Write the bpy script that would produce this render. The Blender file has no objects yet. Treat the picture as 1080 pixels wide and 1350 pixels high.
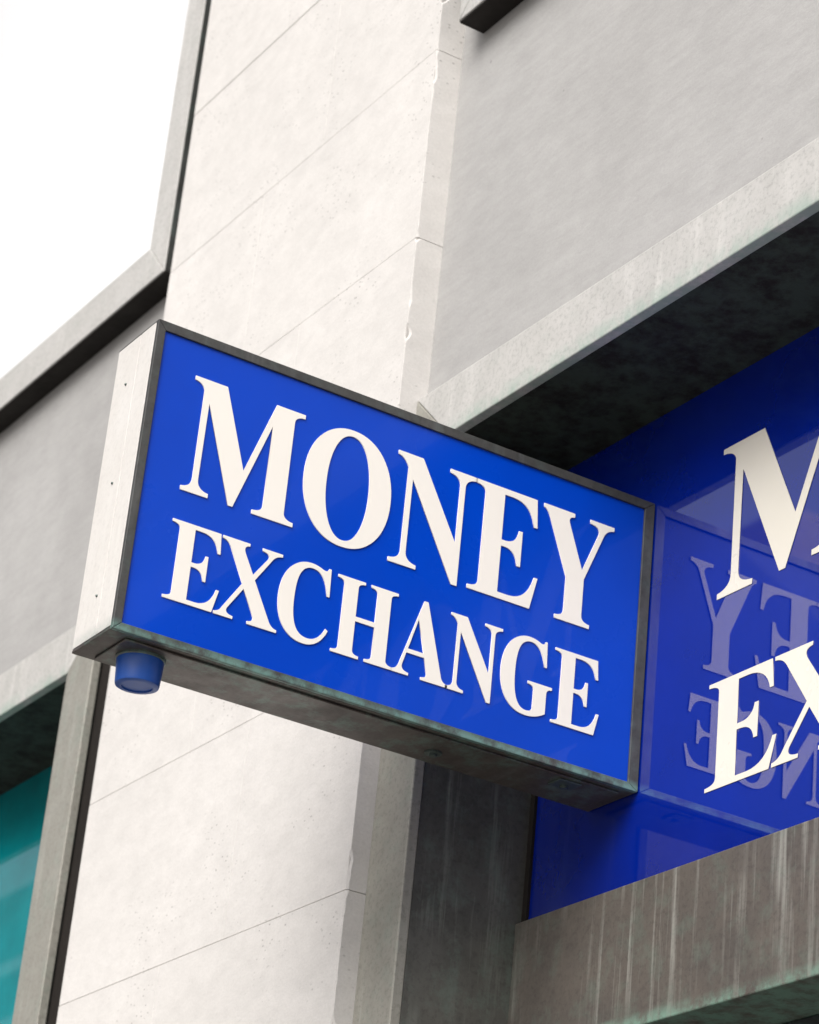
import bpy, bmesh, math
from mathutils import Matrix, Vector, noise as mnoise
ZO=3.5
D=bpy.data
scene=bpy.context.scene
col=scene.collection

# ---------------------------------------------------------------- materials
def newmat(name):
    m=D.materials.new(name);m.use_nodes=True
    nt=m.node_tree;b=nt.nodes['Principled BSDF'];return m,nt,b
def N(nt,t,**k):
    n=nt.nodes.new(t)
    for a,v in k.items(): setattr(n,a,v)
    return n
def L(nt,a,b): nt.links.new(a,b)
def mapping(nt,scale=(1,1,1),rot=(0,0,0)):
    tc=N(nt,'ShaderNodeTexCoord');mp=N(nt,'ShaderNodeMapping')
    mp.inputs['Scale'].default_value=scale;mp.inputs['Rotation'].default_value=rot
    L(nt,tc.outputs['Object'],mp.inputs['Vector']);return mp.outputs['Vector']
def noise(nt,vec,scale,detail=4,rough=.6):
    n=N(nt,'ShaderNodeTexNoise');n.inputs['Scale'].default_value=scale
    n.inputs['Detail'].default_value=detail;n.inputs['Roughness'].default_value=rough
    L(nt,vec,n.inputs['Vector']);return n.outputs['Fac']
def ramp(nt,fac,stops):
    r=N(nt,'ShaderNodeValToRGB');e=r.color_ramp.elements
    while len(e)<len(stops): e.new(.5)
    for i,(p,c) in enumerate(stops):
        e[i].position=p; e[i].color=(c,c,c,1) if isinstance(c,(int,float)) else (*c,1)
    L(nt,fac,r.inputs['Fac']);return r.outputs['Color']
def mix(nt,fac,a,b,mode='MIX'):
    m=N(nt,'ShaderNodeMix',data_type='RGBA',blend_type=mode)
    for v,s in((fac,m.inputs[0]),(a,m.inputs[6]),(b,m.inputs[7])):
        if isinstance(v,bpy.types.NodeSocket): L(nt,v,s)
        elif isinstance(v,tuple): s.default_value=(*v,1)
        else: s.default_value=v
    return m.outputs[2]
def mathn(nt,op,a,b_,clamp=False):
    n=N(nt,'ShaderNodeMath',operation=op);n.use_clamp=clamp
    for i,v in enumerate((a,b_)):
        if isinstance(v,bpy.types.NodeSocket): L(nt,v,n.inputs[i])
        else: n.inputs[i].default_value=v
    return n.outputs[0]
def bump(nt,b,h,strength,dist=.004):
    bp=N(nt,'ShaderNodeBump');bp.inputs['Strength'].default_value=strength;bp.inputs['Distance'].default_value=dist
    L(nt,h,bp.inputs['Height']);L(nt,bp.outputs['Normal'],b.inputs['Normal'])

def stone_mat(name,base,dark,pits=True):
    m,nt,b=newmat(name)
    v=mapping(nt)
    big=noise(nt,v,1.7,4);c=mix(nt,ramp(nt,big,[(.35,0),(.7,1)]),base,dark)
    oi=N(nt,'ShaderNodeObjectInfo')
    c=mix(nt,mathn(nt,'MULTIPLY',oi.outputs['Random'],.6),c,tuple(x*.90 for x in base))
    mid=noise(nt,mapping(nt,(1,1,1.6)),11,6,.75)
    c=mix(nt,.55,c,ramp(nt,mid,[(.32,.82),(.62,1.0)]),'MULTIPLY')
    fine=noise(nt,v,150,2,.7)
    c=mix(nt,.3,c,ramp(nt,fine,[(.3,.74),(.6,1.0)]),'MULTIPLY')
    if pits:
        vo=N(nt,'ShaderNodeTexVoronoi');vo.inputs['Scale'].default_value=46;L(nt,mapping(nt,(1,1,1.7)),vo.inputs['Vector'])
        p=ramp(nt,vo.outputs['Distance'],[(.10,0),(.20,1)])
        msk=ramp(nt,noise(nt,v,3.1,4),[(.50,1),(.60,0)])
        pm=mathn(nt,'MAXIMUM',p,msk)
        c=mix(nt,.8,c,ramp(nt,pm,[(0,.42),(1,1)]),'MULTIPLY')
    else:
        br=noise(nt,mapping(nt,(2,2,20),(0,.6,0)),3,5,.7)
        c=mix(nt,.4,c,ramp(nt,br,[(.35,.84),(.65,1)]),'MULTIPLY')
        vo=N(nt,'ShaderNodeTexVoronoi');vo.inputs['Scale'].default_value=9;L(nt,v,vo.inputs['Vector'])
        c=mix(nt,.6,c,ramp(nt,vo.outputs['Distance'],[(.025,.5),(.045,1)]),'MULTIPLY')
    L(nt,c,b.inputs['Base Color']);b.inputs['Roughness'].default_value=.85
    bump(nt,b,mid,.4,.004)
    return m
def metal_mat(name,c1,c2,streak=(.45,.47,.42),samt=.3,green=(.20,.36,.29),gz=None,gamt=.0,rough=.5,metallic=.35,stretch=(14,14,.9),spec=.5,speckamt=.5):
    m,nt,b=newmat(name)
    v=mapping(nt)
    base=noise(nt,v,6,6,.7)
    c=mix(nt,ramp(nt,base,[(.3,0),(.7,1)]),c1,c2)
    s=ramp(nt,noise(nt,mapping(nt,stretch),2.4,4,.65),[(.50,0),(.68,1)])
    s=mathn(nt,'MULTIPLY',s,ramp(nt,noise(nt,mapping(nt,(1,1,.6)),4.5,3),[(.42,0),(.62,1)]))
    c=mix(nt,mathn(nt,'MULTIPLY',s,samt),c,streak)
    speck=ramp(nt,noise(nt,v,85,3,.75),[(.36,.60),(.5,1)])
    c=mix(nt,speckamt,c,speck,'MULTIPLY')
    gn=noise(nt,v,15,6,.75)
    g0=mathn(nt,'MULTIPLY',ramp(nt,gn,[(.50,0),(.64,1)]),gamt)
    if gz:
        tc=N(nt,'ShaderNodeTexCoord');sx=N(nt,'ShaderNodeSeparateXYZ');L(nt,tc.outputs['Object'],sx.inputs[0])
        for z,w,a in gz:
            d=mathn(nt,'ABSOLUTE',mathn(nt,'SUBTRACT',sx.outputs['Z'],z+ZO),0)
            e=mathn(nt,'SUBTRACT',1.0,mathn(nt,'DIVIDE',d,w),True)
            g0=mathn(nt,'ADD',g0,mathn(nt,'MULTIPLY',mathn(nt,'MULTIPLY',e,a),ramp(nt,gn,[(.38,0),(.58,1)])),True)
    c=mix(nt,g0,c,green)
    L(nt,c,b.inputs['Base Color']);b.inputs['Metallic'].default_value=metallic
    b.inputs['Specular IOR Level'].default_value=spec
    L(nt,ramp(nt,base,[(.3,rough-.12),(.7,rough+.15)]),b.inputs['Roughness'])
    bump(nt,b,base,.2,.003)
    return m
def plain(name,c,rough=.5,metallic=0,coat=0,spec=.5,ior=1.5,var=.1):
    m,nt,b=newmat(name);v=mapping(nt)
    n=noise(nt,v,3,5)
    L(nt,mix(nt,ramp(nt,n,[(.3,0),(.7,1)]),c,tuple(x*(1-var) for x in c)),b.inputs['Base Color'])
    L(nt,ramp(nt,n,[(.35,rough*.8),(.75,min(1,rough*1.3))]),b.inputs['Roughness'])
    b.inputs['Metallic'].default_value=metallic;b.inputs['Coat Weight'].default_value=coat
    b.inputs['Coat Roughness'].default_value=.02;b.inputs['Coat IOR'].default_value=ior
    b.inputs['Specular IOR Level'].default_value=spec
    return m

STONE=stone_mat('limestone',(.645,.625,.605),(.57,.552,.533))
STONE2=stone_mat('render_panel',(.40,.395,.39),(.33,.325,.32),False)
MORTAR=plain('mortar',(.46,.44,.42),.9)
LEDGE=metal_mat('weathered_ledge',(.48,.47,.455),(.38,.375,.36),(.60,.59,.57),.6,(.25,.34,.29),[(.858,.045,.7)],.05,.6,.0,(8,8,.8))
JAMB=metal_mat('weathered_bronze_light',(.32,.31,.275),(.235,.228,.20),(.45,.45,.41),.4,(.2,.3,.25),None,.15,.5,.15)
DARKM=metal_mat('dark_bronze',(.060,.060,.055),(.035,.037,.036),(.20,.23,.22),.45,(.10,.17,.15),None,.25,.42,.3)
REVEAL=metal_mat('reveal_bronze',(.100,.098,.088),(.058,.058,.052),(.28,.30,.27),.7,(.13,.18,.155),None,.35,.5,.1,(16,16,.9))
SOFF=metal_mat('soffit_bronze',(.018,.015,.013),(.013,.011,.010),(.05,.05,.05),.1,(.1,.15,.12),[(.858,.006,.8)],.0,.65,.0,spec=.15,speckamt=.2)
SILL=metal_mat('sill_bronze',(.118,.102,.088),(.070,.062,.055),(.33,.33,.30),.65,(.16,.27,.215),[(-.507,.03,1.0)],.12,.5,.1,(20,20,.6))
FRAMEM=metal_mat('sign_frame_metal',(.095,.093,.090),(.05,.05,.05),(.2,.22,.22),.3,(.16,.28,.25),[(0.0,.02,1.0)],.10,.42,.4)
ALU=metal_mat('sign_end_metal',(.64,.62,.595),(.56,.54,.515),(.70,.69,.66),.35,(.25,.3,.28),[(0.0,.03,.7)],.02,.45,.0,(8,8,.5),speckamt=.2)
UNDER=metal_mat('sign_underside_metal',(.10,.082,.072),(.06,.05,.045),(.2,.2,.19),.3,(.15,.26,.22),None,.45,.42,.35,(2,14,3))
BLUE=plain('blue_acrylic',(.0,.050,.49),.3,0,.25,.15,1.45,.12)
WHITEL=plain('letter_white',(.80,.765,.71),.45,0,.0,.2,1.45,.03)
WHITEW=plain('vinyl_white',(.70,.665,.575),.3,0,.3,.5,1.5,.08)
GLASSB=plain('blue_vinyl_glass',(.0,.013,.235),.3,0,1.0,.0,2.15,.25)
TEAL=plain('teal_vinyl_glass',(.0,.25,.28),.2,0,1.0,.0,1.9,.4)
WHITEP=plain('sky_white_panes_bands',(.93,.93,.93),.1,0,1.0,.5,1.5,.01)  # white stands in for bright sky mirrored in the upper panes; also tower bands
KNOB=plain('blue_lamp_cap',(.010,.075,.36),.38,0,.0,.4,1.5,.25)
DARKG=plain('dark_glass',(.02,.022,.025),.04,0,1.0)
SCREW=plain('screw_metal',(.10,.13,.12),.4,.6)
CONC=plain('pale_concrete',(.45,.43,.41),.85)
BRICK=plain('pale_cladding',(.42,.36,.36),.8)
PAVE=plain('paving_stone',(.34,.33,.31),.85)
ASPH=plain('asphalt',(.05,.05,.052),.9)
WPAINT=plain('road_paint',(.75,.75,.72),.7)

# ---------------------------------------------------------------- builders
def empty(name,parent=None):
    e=D.objects.new(name,None);col.objects.link(e);e.parent=parent;return e
def finish(name,bm,mat,parent,bevel=0,smooth=False,zo=True):
    if zo: bmesh.ops.translate(bm,verts=bm.verts,vec=(0,0,ZO))
    bmesh.ops.recalc_face_normals(bm,faces=bm.faces)
    me=D.meshes.new(name);bm.to_mesh(me);bm.free()
    o=D.objects.new(name,me);col.objects.link(o);o.parent=parent
    me.materials.append(mat)
    if smooth:
        for p in me.polygons:p.use_smooth=True
    if bevel:
        b=o.modifiers.new('bevel','BEVEL');b.width=bevel;b.segments=2;b.limit_method='ANGLE'
    return o
def addbox(bm,x0,x1,y0,y1,z0,z1):
    vs=[bm.verts.new(p) for p in((x0,y0,z0),(x1,y0,z0),(x1,y1,z0),(x0,y1,z0),(x0,y0,z1),(x1,y0,z1),(x1,y1,z1),(x0,y1,z1))]
    for f in((0,3,2,1),(4,5,6,7),(0,1,5,4),(1,2,6,5),(2,3,7,6),(3,0,4,7)): bm.faces.new([vs[i] for i in f])
def box(name,x0,x1,y0,y1,z0,z1,mat,parent,bevel=0):
    bm=bmesh.new();addbox(bm,x0,x1,y0,y1,z0,z1);return finish(name,bm,mat,parent,bevel)
def boxes(name,lst,mat,parent,bevel=0):
    bm=bmesh.new()
    for b in lst:addbox(bm,*b)
    return finish(name,bm,mat,parent,bevel)
def prism(name,pts,y0,y1,mat,parent,bevel=0):
    bm=bmesh.new()
    a=[bm.verts.new((x,y0,z)) for x,z in pts];b=[bm.verts.new((x,y1,z)) for x,z in pts]
    bm.faces.new(a);bm.faces.new(b[::-1]);n=len(pts)
    for i in range(n):bm.faces.new((a[i],b[i],b[(i+1)%n],a[(i+1)%n]))
    return finish(name,bm,mat,parent,bevel)
def chipped(name,x0,x1,y0,y1,z0,z1,mat,parent,seed):
    """stone block whose front/right arris is worn and chipped"""
    bm=bmesh.new();n=max(12,int((z1-z0)/.006))
    F=[];S_=[]
    for i in range(n+1):
        z=z0+(z1-z0)*i/n
        a=mnoise.noise(Vector((seed*3.1,.3,z*22)));b=mnoise.noise(Vector((seed,7.3,z*95)))
        c=mnoise.noise(Vector((seed*1.7,2.2,z*6)))
        amt=.0007+.0012*abs(b)+max(0,a-.06)*.036*max(0,c+.25)
        end=min(i,n-i)
        if end<3: amt+=.003*(3-end)/3
        F.append(bm.verts.new((x1-amt*.9,y0,z)));S_.append(bm.verts.new((x1,y0+amt*1.3,z)))
    lb=bm.verts.new((x0,y0,z0));lt=bm.verts.new((x0,y0,z1))
    rb=bm.verts.new((x1,y1,z0));rt=bm.verts.new((x1,y1,z1));bb=bm.verts.new((x0,y1,z0));bt=bm.verts.new((x0,y1,z1))
    bm.faces.new([lb]+F+[lt]);bm.faces.new([rb,rt]+S_[::-1])
    for i in range(n):bm.faces.new((F[i],S_[i],S_[i+1],F[i+1]))
    bm.faces.new((lb,bb,rb,S_[0],F[0]));bm.faces.new((lt,F[-1],S_[-1],rt,bt));bm.faces.new((lb,lt,bt,bb));bm.faces.new((bb,bt,rt,rb))
    return finish(name,bm,mat,parent)

# ---------------------------------------------------------------- glyphs (cap height 1)
G={}
def P(s):
    out=[];cur=None
    for t in s.replace('\n',' ').split(';'):
        t=t.strip()
        if not t:continue
        k=t[0];v=[float(x) for x in t[1:].replace(',',' ').split()]
        if k=='L':out.append((v[0],v[1]));cur=(v[0],v[1])
        elif k=='Q':
            a,c,e=cur,(v[0],v[1]),(v[2],v[3])
            for i in range(1,9):
                u=i/8;out.append(tuple((1-u)**2*a[j]+2*u*(1-u)*c[j]+u*u*e[j] for j in(0,1)))
            cur=e
        elif k=='C':
            a,c,d,e=cur,(v[0],v[1]),(v[2],v[3]),(v[4],v[5])
            for i in range(1,17):
                u=i/16;out.append(tuple((1-u)**3*a[j]+3*u*(1-u)**2*c[j]+3*u*u*(1-u)*d[j]+u**3*e[j] for j in(0,1)))
            cur=e
    return out
G['E']=(.67,[P("L0,0;L.61,0;L.67,.29;L.635,.29;Q.58,.06,.40,.055;L.29,.055;L.29,.475;L.33,.475;Q.44,.47,.455,.34;L.49,.34;L.49,.66;L.455,.66;Q.44,.535,.33,.53;L.29,.53;L.29,.945;L.38,.945;Q.56,.94,.595,.74;L.63,.74;L.61,1;L0,1;L0,.965;Q.10,.96,.10,.90;L.10,.10;Q.10,.04,0,.035")])
G['H']=(.82,[P("L0,0;L.37,0;L.37,.035;Q.28,.04,.28,.10;L.28,.47;L.54,.47;L.54,.10;Q.54,.04,.45,.035;L.45,0;L.82,0;L.82,.035;Q.73,.04,.73,.1;L.73,.9;Q.73,.96,.82,.965;L.82,1;L.45,1;L.45,.965;Q.54,.96,.54,.9;L.54,.53;L.28,.53;L.28,.9;Q.28,.96,.37,.965;L.37,1;L0,1;L0,.965;Q.09,.96,.09,.9;L.09,.1;Q.09,.04,0,.035")])
G['N']=(.76,[P("L0,0;L.26,0;L.26,.035;Q.155,.045,.155,.13;L.155,.78;L.60,-.02;L.655,-.02;L.655,.87;Q.655,.955,.76,.965;L.76,1;L.50,1;L.50,.965;Q.605,.955,.605,.87;L.605,.35;L.235,1;L0,1;L0,.965;Q.06,.96,.105,.88;L.105,.13;Q.105,.045,0,.035")])
G['M']=(1.0,[P("L0,0;L.24,0;L.24,.035;Q.14,.045,.14,.13;L.145,.80;L.42,0;L.46,0;L.72,.80;L.72,.10;Q.72,.04,.63,.035;L.63,0;L1,0;L1,.035;Q.91,.04,.91,.10;L.91,.90;Q.91,.96,1,.965;L1,1;L.735,1;L.515,.33;L.285,1;L0,1;L0,.965;Q.07,.96,.09,.90;L.09,.13;Q.09,.045,0,.035")])
G['Y']=(.76,[P("L.19,0;L.56,0;L.56,.035;Q.47,.04,.47,.10;L.47,.43;L.65,.88;Q.68,.955,.76,.965;L.76,1;L.50,1;L.50,.965;Q.62,.96,.595,.88;L.445,.505;L.28,.90;Q.26,.955,.33,.965;L.33,1;L0,1;L0,.965;Q.04,.96,.075,.88;L.28,.40;L.28,.10;Q.28,.04,.19,.035")])
G['X']=(.83,[P("L0,0;L.25,0;L.25,.035;Q.13,.045,.165,.12;L.345,.415;L.50,.12;Q.535,.045,.44,.035;L.44,0;L.83,0;L.83,.035;Q.76,.04,.72,.11;L.475,.565;L.67,.88;Q.71,.955,.80,.965;L.80,1;L.53,1;L.53,.965;Q.65,.955,.615,.88;L.443,.625;L.31,.87;Q.275,.955,.36,.965;L.36,1;L0,1;L0,.965;Q.07,.96,.11,.89;L.32,.475;L.105,.12;Q.07,.045,0,.035")])
G['A']=(.82,[P("L0,0;L.25,0;L.25,.035;Q.13,.045,.15,.13;L.195,.29;L.455,.29;L.505,.10;Q.52,.04,.43,.035;L.43,0;L.82,0;L.82,.035;Q.745,.04,.72,.11;L.44,1.02;L.385,1.02;L.105,.13;Q.08,.045,0,.035"),P("L.212,.345;L.44,.345;L.327,.757")])
G['C']=(.70,[P("L.635,.66;Q.59,.955,.42,.96;C.26,.96,.21,.80,.21,.50;C.21,.20,.28,.06,.44,.06;Q.58,.06,.665,.25;L.70,.23;Q.60,-.02,.39,-.02;C.15,-.02,0,.18,0,.49;C0,.82,.17,1.02,.39,1.02;Q.47,1.02,.55,.985;Q.61,.96,.63,1.02;L.66,1.02;L.67,.66")])
G['G']=(.77,[P("L.635,.68;Q.58,.955,.42,.96;C.26,.96,.21,.80,.21,.50;C.21,.20,.27,.045,.41,.045;Q.49,.045,.50,.10;L.50,.34;Q.50,.40,.41,.405;L.41,.44;L.77,.44;L.77,.405;Q.69,.40,.69,.34;L.69,.07;Q.56,-.02,.40,-.02;C.15,-.02,0,.18,0,.49;C0,.82,.17,1.02,.39,1.02;Q.48,1.02,.55,.985;Q.61,.96,.63,1.02;L.655,1.02;L.67,.68")])
def ell(cx,cy,rx,ry,n=64,p=2.15):
    o=[]
    for i in range(n):
        a=2*math.pi*i/n;c,s=math.cos(a),math.sin(a)
        o.append((cx+rx*math.copysign(abs(c)**(2/p),c),cy+ry*math.copysign(abs(s)**(2/p),s)))
    return o
G['O']=(.78,[ell(.39,.5,.39,.52),ell(.39,.5,.19,.465)])

def letter(name,ch,x0,x1,z0,h,M,mat,parent,ext=.0012):
    w,loops=G[ch]
    cu=D.curves.new(name,'CURVE');cu.dimensions='2D';cu.fill_mode='BOTH';cu.extrude=ext
    for lp in loops:
        sp=cu.splines.new('POLY');sp.points.add(len(lp)-1);sp.use_cyclic_u=True
        for p,(a,b) in zip(sp.points,lp): p.co=(x0+(x1-x0)*a/w,z0+h*b,0,1)
    tmp=D.objects.new('tmp',cu);col.objects.link(tmp)
    dg=bpy.context.evaluated_depsgraph_get()
    me=D.meshes.new_from_object(tmp.evaluated_get(dg));D.objects.remove(tmp)
    me.transform(M);me.name=name
    o=D.objects.new(name,me);col.objects.link(o);o.parent=parent
    me.materials.clear();me.materials.append(mat);return o

# ---------------------------------------------------------------- projecting sign
sign=empty('projecting_shop_sign')
H=.647;T=.17
box('cabinet',-T+.002,-.006,-1.197,-.002,.003,H-.003,ALU,sign,.003)
boxes('end_plates',[(-T,-.0715,-1.2,-1.1972,0.004,H),(-.0700,-.0075,-1.2,-1.1972,0.004,H)],ALU,sign,.001)
box('underside_plate',-T,-.0065,-1.2,-.001,-.004,.0025,UNDER,sign,.0015)
box('underside_tray',-T+.016,-.02,-1.16,-.03,-.0085,-.0045,UNDER,sign,.002)
box('top_plate',-T,-.0065,-1.2,-.001,H-.0025,H+.003,FRAMEM,sign,.0015)
def yz_prism(name,pts,x0,x1,mat,parent,bevel=0):
    bm=bmesh.new()
    a=[bm.verts.new((x0,y,z)) for y,z in pts];b=[bm.verts.new((x1,y,z)) for y,z in pts];n=len(pts)
    bm.faces.new(a);bm.faces.new(b[::-1])
    for i in range(n):bm.faces.new((a[i],b[i],b[(i+1)%n],a[(i+1)%n]))
    return finish(name,bm,mat,parent,bevel)
yo0,yo1,zo0,zo1=-1.2,-.001,-.004,H+.003
yi0,yi1,zi0,zi1=-1.182,-.026,.012,H-.017
e=.0004
yz_prism('face_frame_top',[(yo0+e,zo1),(yo1-e,zo1),(yi1,zi1),(yi0,zi1)],-.0062,.004,FRAMEM,sign,.0012)
yz_prism('face_frame_bottom',[(yo0+e,zo0),(yo1-e,zo0),(yi1,zi0),(yi0,zi0)],-.0062,.004,FRAMEM,sign,.0012)
yz_prism('face_frame_outer',[(yo0,zo0+e),(yo0,zo1-e),(yi0-e,zi1),(yi0-e,zi0)],-.0062,.004,FRAMEM,sign,.0012)
yz_prism('face_frame_inner',[(yo1,zo0+e),(yo1,zo1-e),(yi1+e,zi1),(yi1+e,zi0)],-.0062,.004,FRAMEM,sign,.0012)
box('blue_face',-.0058,-.001,yi0-.004,yi1+.004,zi0-.004,zi1+.004,BLUE,sign)
box('blue_face_back',-T-.003,-T+.0015,-1.185,-.02,.015,H-.015,BLUE,sign)
MS=Matrix(((0,0,1,.0004),(1,0,0,0),(0,1,0,ZO),(0,0,0,1)))
def word(tag,lst,z0,h,M,mat,parent,k=1,off=0):
    for i,(c,a,b) in enumerate(lst):
        letter('%s_letter_%s_%d'%(tag,c,i+1),c,off+a*k,off+b*k,z0,h,M,mat,parent)
MON=[('M',-1.104,-.856),('O',-.845,-.644),('N',-.637,-.447),('E',-.449,-.282),('Y',-.279,-.100)]
EXC=[('E',-1.109,-.994),('X',-1.000,-.863),('C',-.868,-.752),('H',-.742,-.603),('A',-.604,-.473),('N',-.478,-.354),('G',-.352,-.226),('E',-.224,-.108)]
word('money',MON,.314,.246,MS,WHITEL,sign)
word('exchange',EXC,.088,.163,MS,WHITEL,sign)
MB=Matrix(((0,0,-1,-T-.0042),(-1,0,0,-1.2),(0,1,0,ZO),(0,0,0,1)))
word('rear_money',MON,.314,.246,MB,WHITEL,sign)
word('rear_exchange',EXC,.088,.163,MB,WHITEL,sign)
def lathe(name,prof,c,mat,parent,n=40,smooth=True):
    bm=bmesh.new();rings=[]
    for r,z in prof: rings.append([bm.verts.new((c[0]+r*math.cos(2*math.pi*i/n),c[1]+r*math.sin(2*math.pi*i/n),c[2]+z)) for i in range(n)])
    for a,b in zip(rings,rings[1:]):
        for i in range(n):bm.faces.new((a[i],a[(i+1)%n],b[(i+1)%n],b[i]))
    bm.faces.new(rings[0]);bm.faces.new(rings[-1][::-1])
    return finish(name,bm,mat,parent,0,smooth)
cap=empty('lamp_cap',sign)
lathe('collar',[(.048,0),(.048,-.0075),(.045,-.0095)],(-.087,-1.094,-.0048),FRAMEM,cap,40,False)
o=lathe('body',[(.0455,0),(.0425,-.046),(.0415,-.0495),(.037,-.0515),(.030,-.0515),(.0295,-.049),(.002,-.049)],(-.087,-1.094,-.0135),KNOB,cap,48,True)
o.modifiers.new('e','EDGE_SPLIT').split_angle=math.radians(38)
for i,(x,y) in enumerate(((-.10,-.43),(-.06,-.14))):
    lathe('underside_bolt_%d'%(i+1),[(.018,0),(.018,-.003),(.008,-.0035),(.008,-.009),(.001,-.009)],(x,y,-.0088),SCREW,sign,20,False)
boxes('underside_latch',[(-.075,-.03,-.17,-.115,-.0125,-.0087)],SCREW,sign,.002)
bm=bmesh.new()
for (x,z) in((-.11,.55),(-.09,.09),(-.10,.33)):
    bmesh.ops.create_uvsphere(bm,u_segments=10,v_segments=6,radius=.003,matrix=Matrix.Translation((x,-1.2005,z)))
finish('end_rivets',bm,SCREW,sign)

# ---------------------------------------------------------------- building
bld=empty('shop_building')
YP=-.353;YF=-.306;YPAN=-.28;YG=.001
GZ=-ZO
courses=[-.18+.5345*i for i in range(-6,20)]
def pillar(x0,x1,tag):
    base=GZ
    zs=[z for z in courses if z>base+.1 and z<8]
    zs=[base]+zs+[8.0]
    w=x1-x0;g=.0009
    for i,(a,b) in enumerate(zip(zs,zs[1:])):
        j=round((a+.18)/.5345)
        cut=x0+w*(.61 if j%2==0 else .39) 
        for n,(p,q) in enumerate(((x0,cut),(cut,x1))):
            nm='%s_stone_%d_%d'%(tag,i,n);yy=YP+.0004*((i*7+n*3)%3)
            if n: chipped(nm,p+g,q,yy,YP+.3,a+g,b-g,STONE,bld,i+1)
            else: box(nm,p,q-g,yy,YP+.3,a+g,b-g,STONE,bld,.0008)
    box(tag+'_core',x0+.004,x1-.0035,YP+.0018,YP+.9,base,7.99,MORTAR,bld)
pillar(-1.95,-.533,'pillar');pillar(2.55,3.967,'pillar_b');pillar(-6.37,-4.95,'pillar_c')

def bay(x0,x1,fx0,fx1,w,ux0,ux1,uw,glass,upglass,tag):
    B=lambda n,*a,**k: box(tag+'_'+n,*a,**k)
    B('spandrel',x0,x1,YPAN,.3,.99,2.06,STONE2,bld)
    B('side_infill',x0,x1,.32,.5,GZ,.99,DARKM,bld) 
    g=.0006
    prism(tag+'_surround_head',[(fx0+g,1.003),(fx1-g,1.003),(fx1-w-g,.858),(fx0+w+g,.858)],YF,YPAN-.0,LEDGE,bld,.003)
    prism(tag+'_surround_jamb_a',[(fx0,1.003-g),(fx0+w,.858-g),(fx0+w,GZ),(fx0,GZ)],YF,YPAN,JAMB,bld,.003)
    prism(tag+'_surround_jamb_b',[(fx1,1.003-g),(fx1-w,.858-g),(fx1-w,GZ),(fx1,GZ)],YF,YPAN,JAMB,bld,.003)
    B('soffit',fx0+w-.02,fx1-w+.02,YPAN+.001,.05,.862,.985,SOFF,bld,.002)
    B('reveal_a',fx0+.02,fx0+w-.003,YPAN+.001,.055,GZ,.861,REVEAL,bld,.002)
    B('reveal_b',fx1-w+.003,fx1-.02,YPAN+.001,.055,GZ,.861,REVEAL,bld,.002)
    if fx1<x1-.01: B('filler_b',fx1+.001,x1,YF+.03,.05,GZ,1.002,SOFF,bld)
    if fx0>x0+.01: B('filler_a',x0,fx0-.001,YF+.03,.05,GZ,1.002,SOFF,bld)
    a,b=fx0+w-.003,fx1-w+.003
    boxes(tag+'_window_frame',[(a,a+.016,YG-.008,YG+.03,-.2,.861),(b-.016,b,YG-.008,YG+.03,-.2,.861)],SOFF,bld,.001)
    B('window_pane',a+.0165,b-.0165,YG,YG+.02,-.25,.861,glass,bld)
    B('sill',a,b,-.022,.3,-.507,-.207,SILL,bld,.003)
    B('shop_glass',a,b,.14,.16,GZ+.4,-.51,DARKG,bld)
    boxes(tag+'_shop_mullions',[(a+(b-a)*t-.025,a+(b-a)*t+.025,.09,.139,GZ+.4,-.51) for t in(.02,.35,.68,.98)],DARKM,bld,.003)
    B('stall_riser',a,b,.0,.3,GZ,GZ+.4,DARKM,bld,.004)
    prism(tag+'_upper_foot',[(ux0+g,1.99),(ux1-g,1.99),(ux1-uw-g,2.12),(ux0+uw+g,2.12)],YP,YPAN+.03,LEDGE,bld,.003)
    prism(tag+'_upper_head',[(ux0+g,4.6),(ux1-g,4.6),(ux1-uw-g,4.47),(ux0+uw+g,4.47)],YP,YPAN+.03,LEDGE,bld,.003)
    prism(tag+'_upper_jamb_a',[(ux0,1.99+g),(ux0+uw,2.12+g),(ux0+uw,4.47-g),(ux0,4.6-g)],YP,YPAN+.03,LEDGE,bld,.003)
    prism(tag+'_upper_jamb_b',[(ux1,1.99+g),(ux1-uw,2.12+g),(ux1-uw,4.47-g),(ux1,4.6-g)],YP,YPAN+.03,LEDGE,bld,.003)
    B('upper_side_shade_b',ux1+.0005,ux1+.004,YP+.004,YPAN-.001,1.992,4.598,DARKM,bld)  # dark skin on the frame side, paints in the shade of the gap
    B('upper_side_shade_a',ux0-.004,ux0-.0005,YP+.004,YPAN-.001,1.992,4.598,DARKM,bld)  # same painted-in gap shade on the opposite frame side
    B('upper_under_shade',ux0,ux1,YP+.004,YPAN-.001,1.985,1.9895,SOFF,bld)  # dark sheet painting in the shade under the upper frame
    B('upper_back',x0,x1,YPAN+.005,.3,2.062,4.6,DARKM,bld)
    B('upper_pane',ux0+uw-.01,ux1-uw+.01,YPAN-.02,YPAN+.004,2.10,4.48,upglass,bld)
    B('top_spandrel',x0,x1,YPAN,.3,4.602,8,STONE2,bld)
bay(-.533,2.55,-.533,2.55,.152,-.44,2.45,.13,GLASSB,WHITEP,'bay_right')
bay(-4.95,-1.95,-4.75,-2.185,.17,-4.87,-2.0,.125,TEAL,WHITEP,'bay_left')
box('parapet',-6.5,4.1,YP-.08,.5,8.002,8.4,STONE,bld,.01)
box('building_mass',-6.37,3.967,.56,6,GZ,8.2,CONC,bld)

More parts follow.
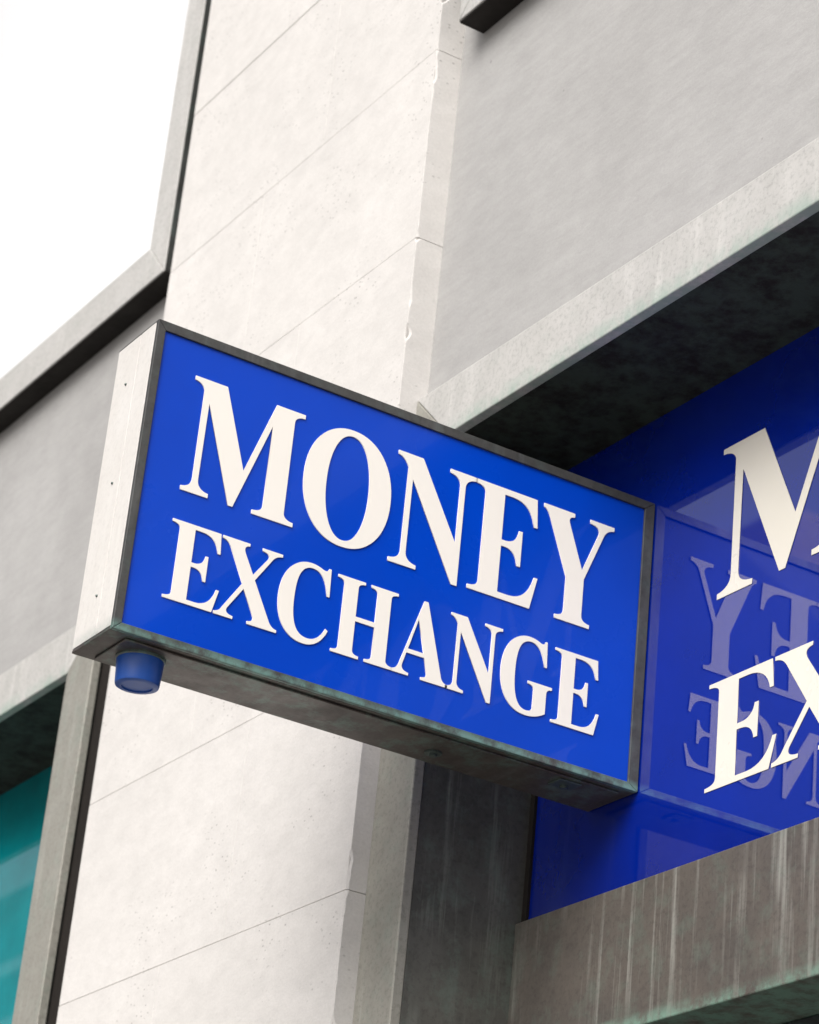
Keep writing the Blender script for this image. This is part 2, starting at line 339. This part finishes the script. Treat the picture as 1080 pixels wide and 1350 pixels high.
wsign=empty('window_lettering')
MW=Matrix(((1,0,0,0),(0,0,-1,YG-.0012),(0,1,0,ZO),(0,0,0,1)))
k=1.90;off=.238+1.104*k
def wordw(*a): word(*a)
for tag,lst,z0,h in(('money',MON,.350,.341),('exchange',EXC,-.062,.228)):
    for i,(c,a,b) in enumerate(lst):
        letter('%s_letter_%s_%d'%(tag,c,i+1),c,off+a*k,off+b*k,z0,h,MW,WHITEW,wsign,.0004)

# ---------------------------------------------------------------- street
def sheet(name,x0,x1,y0,y1,z,mat):
    bm=bmesh.new();vs=[bm.verts.new(p) for p in((x0,y0,z),(x1,y0,z),(x1,y1,z),(x0,y1,z))];bm.faces.new(vs);return finish(name,bm,mat,None)
sheet('ground',-300,300,-300,300,GZ-.16,PAVE)
sheet('road',-200,200,-9.5,-4,GZ-.12,ASPH)
box('pavement',-200,200,-3.85,.5,GZ-.15,GZ-.001,PAVE,None)
box('kerb',-200,200,-4,-3.852,GZ-.15,GZ-.003,CONC,None,.01)
bm=bmesh.new()
for i in range(-20,20):addbox(bm,i*5,i*5+2,-6.8,-6.7,GZ-.118,GZ-.114)
finish('road_marking',bm,WPAINT,None)
box('pavement.001',-200,200,-11.99,-9.5,GZ-.15,GZ-.001,PAVE,None)
opp=empty('opposite_building')
box('walls',-70,-8,-25,-12,GZ,7.6,BRICK,opp)
lst=[];win=[]
for i in range(0,5):
    z=GZ+.8+i*2.2
    lst.append((-70,-7.9,-12.2,-12.001,z-.5,z-.1))
    for j in range(25): win.append((-69.5+j*2.5,-67.9+j*2.5,-12.06,-12.001,z,z+1.4))
boxes('string_courses',lst,STONE,opp);boxes('windows',win,DARKG,opp)
tw=empty('office_tower')
box('walls',-90,-37.5,-50,-30,GZ,24,BRICK,tw)
lst=[];win=[]
for i in range(0,13):
    z=GZ+1+i*2.0
    lst.append((-90,-37.4,-30.3,-29.97,z-.45,z));win.append((-90,-37.45,-30.1,-29.99,z+.1,z+1.2))
boxes('floor_bands',lst,WHITEP,tw);boxes('windows',win,DARKG,tw)

# ---------------------------------------------------------------- light
el=math.radians(40)
S=Vector((.54,-.84,0)).normalized()*math.cos(el)+Vector((0,0,math.sin(el)))
w=D.worlds.new('World');scene.world=w;w.use_nodes=True
nt=w.node_tree;bg=nt.nodes['Background']
sky=nt.nodes.new('ShaderNodeTexSky');sky.sky_type='NISHITA';sky.sun_disc=False
sky.sun_elevation=el;sky.sun_rotation=math.atan2(S.x,S.y)
sky.air_density=1.0;sky.dust_density=4.0;sky.ozone_density=1.0
hs=nt.nodes.new('ShaderNodeHueSaturation');hs.inputs['Saturation'].default_value=.4
nt.links.new(sky.outputs[0],hs.inputs['Color']);nt.links.new(hs.outputs[0],bg.inputs['Color'])
bg.inputs['Strength'].default_value=.15
sl=D.lights.new('sun','SUN');sl.energy=3.7;sl.angle=math.radians(45);sl.color=(1,.97,.93)
so=D.objects.new('sun',sl);col.objects.link(so);so.rotation_euler=S.to_track_quat('Z','Y').to_euler()

# ---------------------------------------------------------------- camera
R=[[0.5289964627914413, 0.8434470364989596, 0.09359401142843056], [0.31720157810109995, -0.298818795995982, 0.9000502686015281], [0.7871123815595301, -0.4464352402987847, -0.42561681711963795]]
cd=D.cameras.new('camera');cam=D.objects.new('camera',cd);col.objects.link(cam)
m=Matrix([[R[0][i],R[1][i],R[2][i]] for i in range(3)]).to_4x4();m.translation=Vector((4.2996,-3.0364,-1.8914+ZO))
cam.matrix_world=m
cd.sensor_fit='HORIZONTAL';cd.sensor_width=24;cd.lens=3587.8/1080*24;cd.clip_start=.05;cd.clip_end=2000
cd.dof.use_dof=True;cd.dof.focus_distance=5.3;cd.dof.aperture_fstop=5.0
scene.camera=cam
scene.view_settings.view_transform='Standard';scene.view_settings.look='None';scene.view_settings.exposure=0
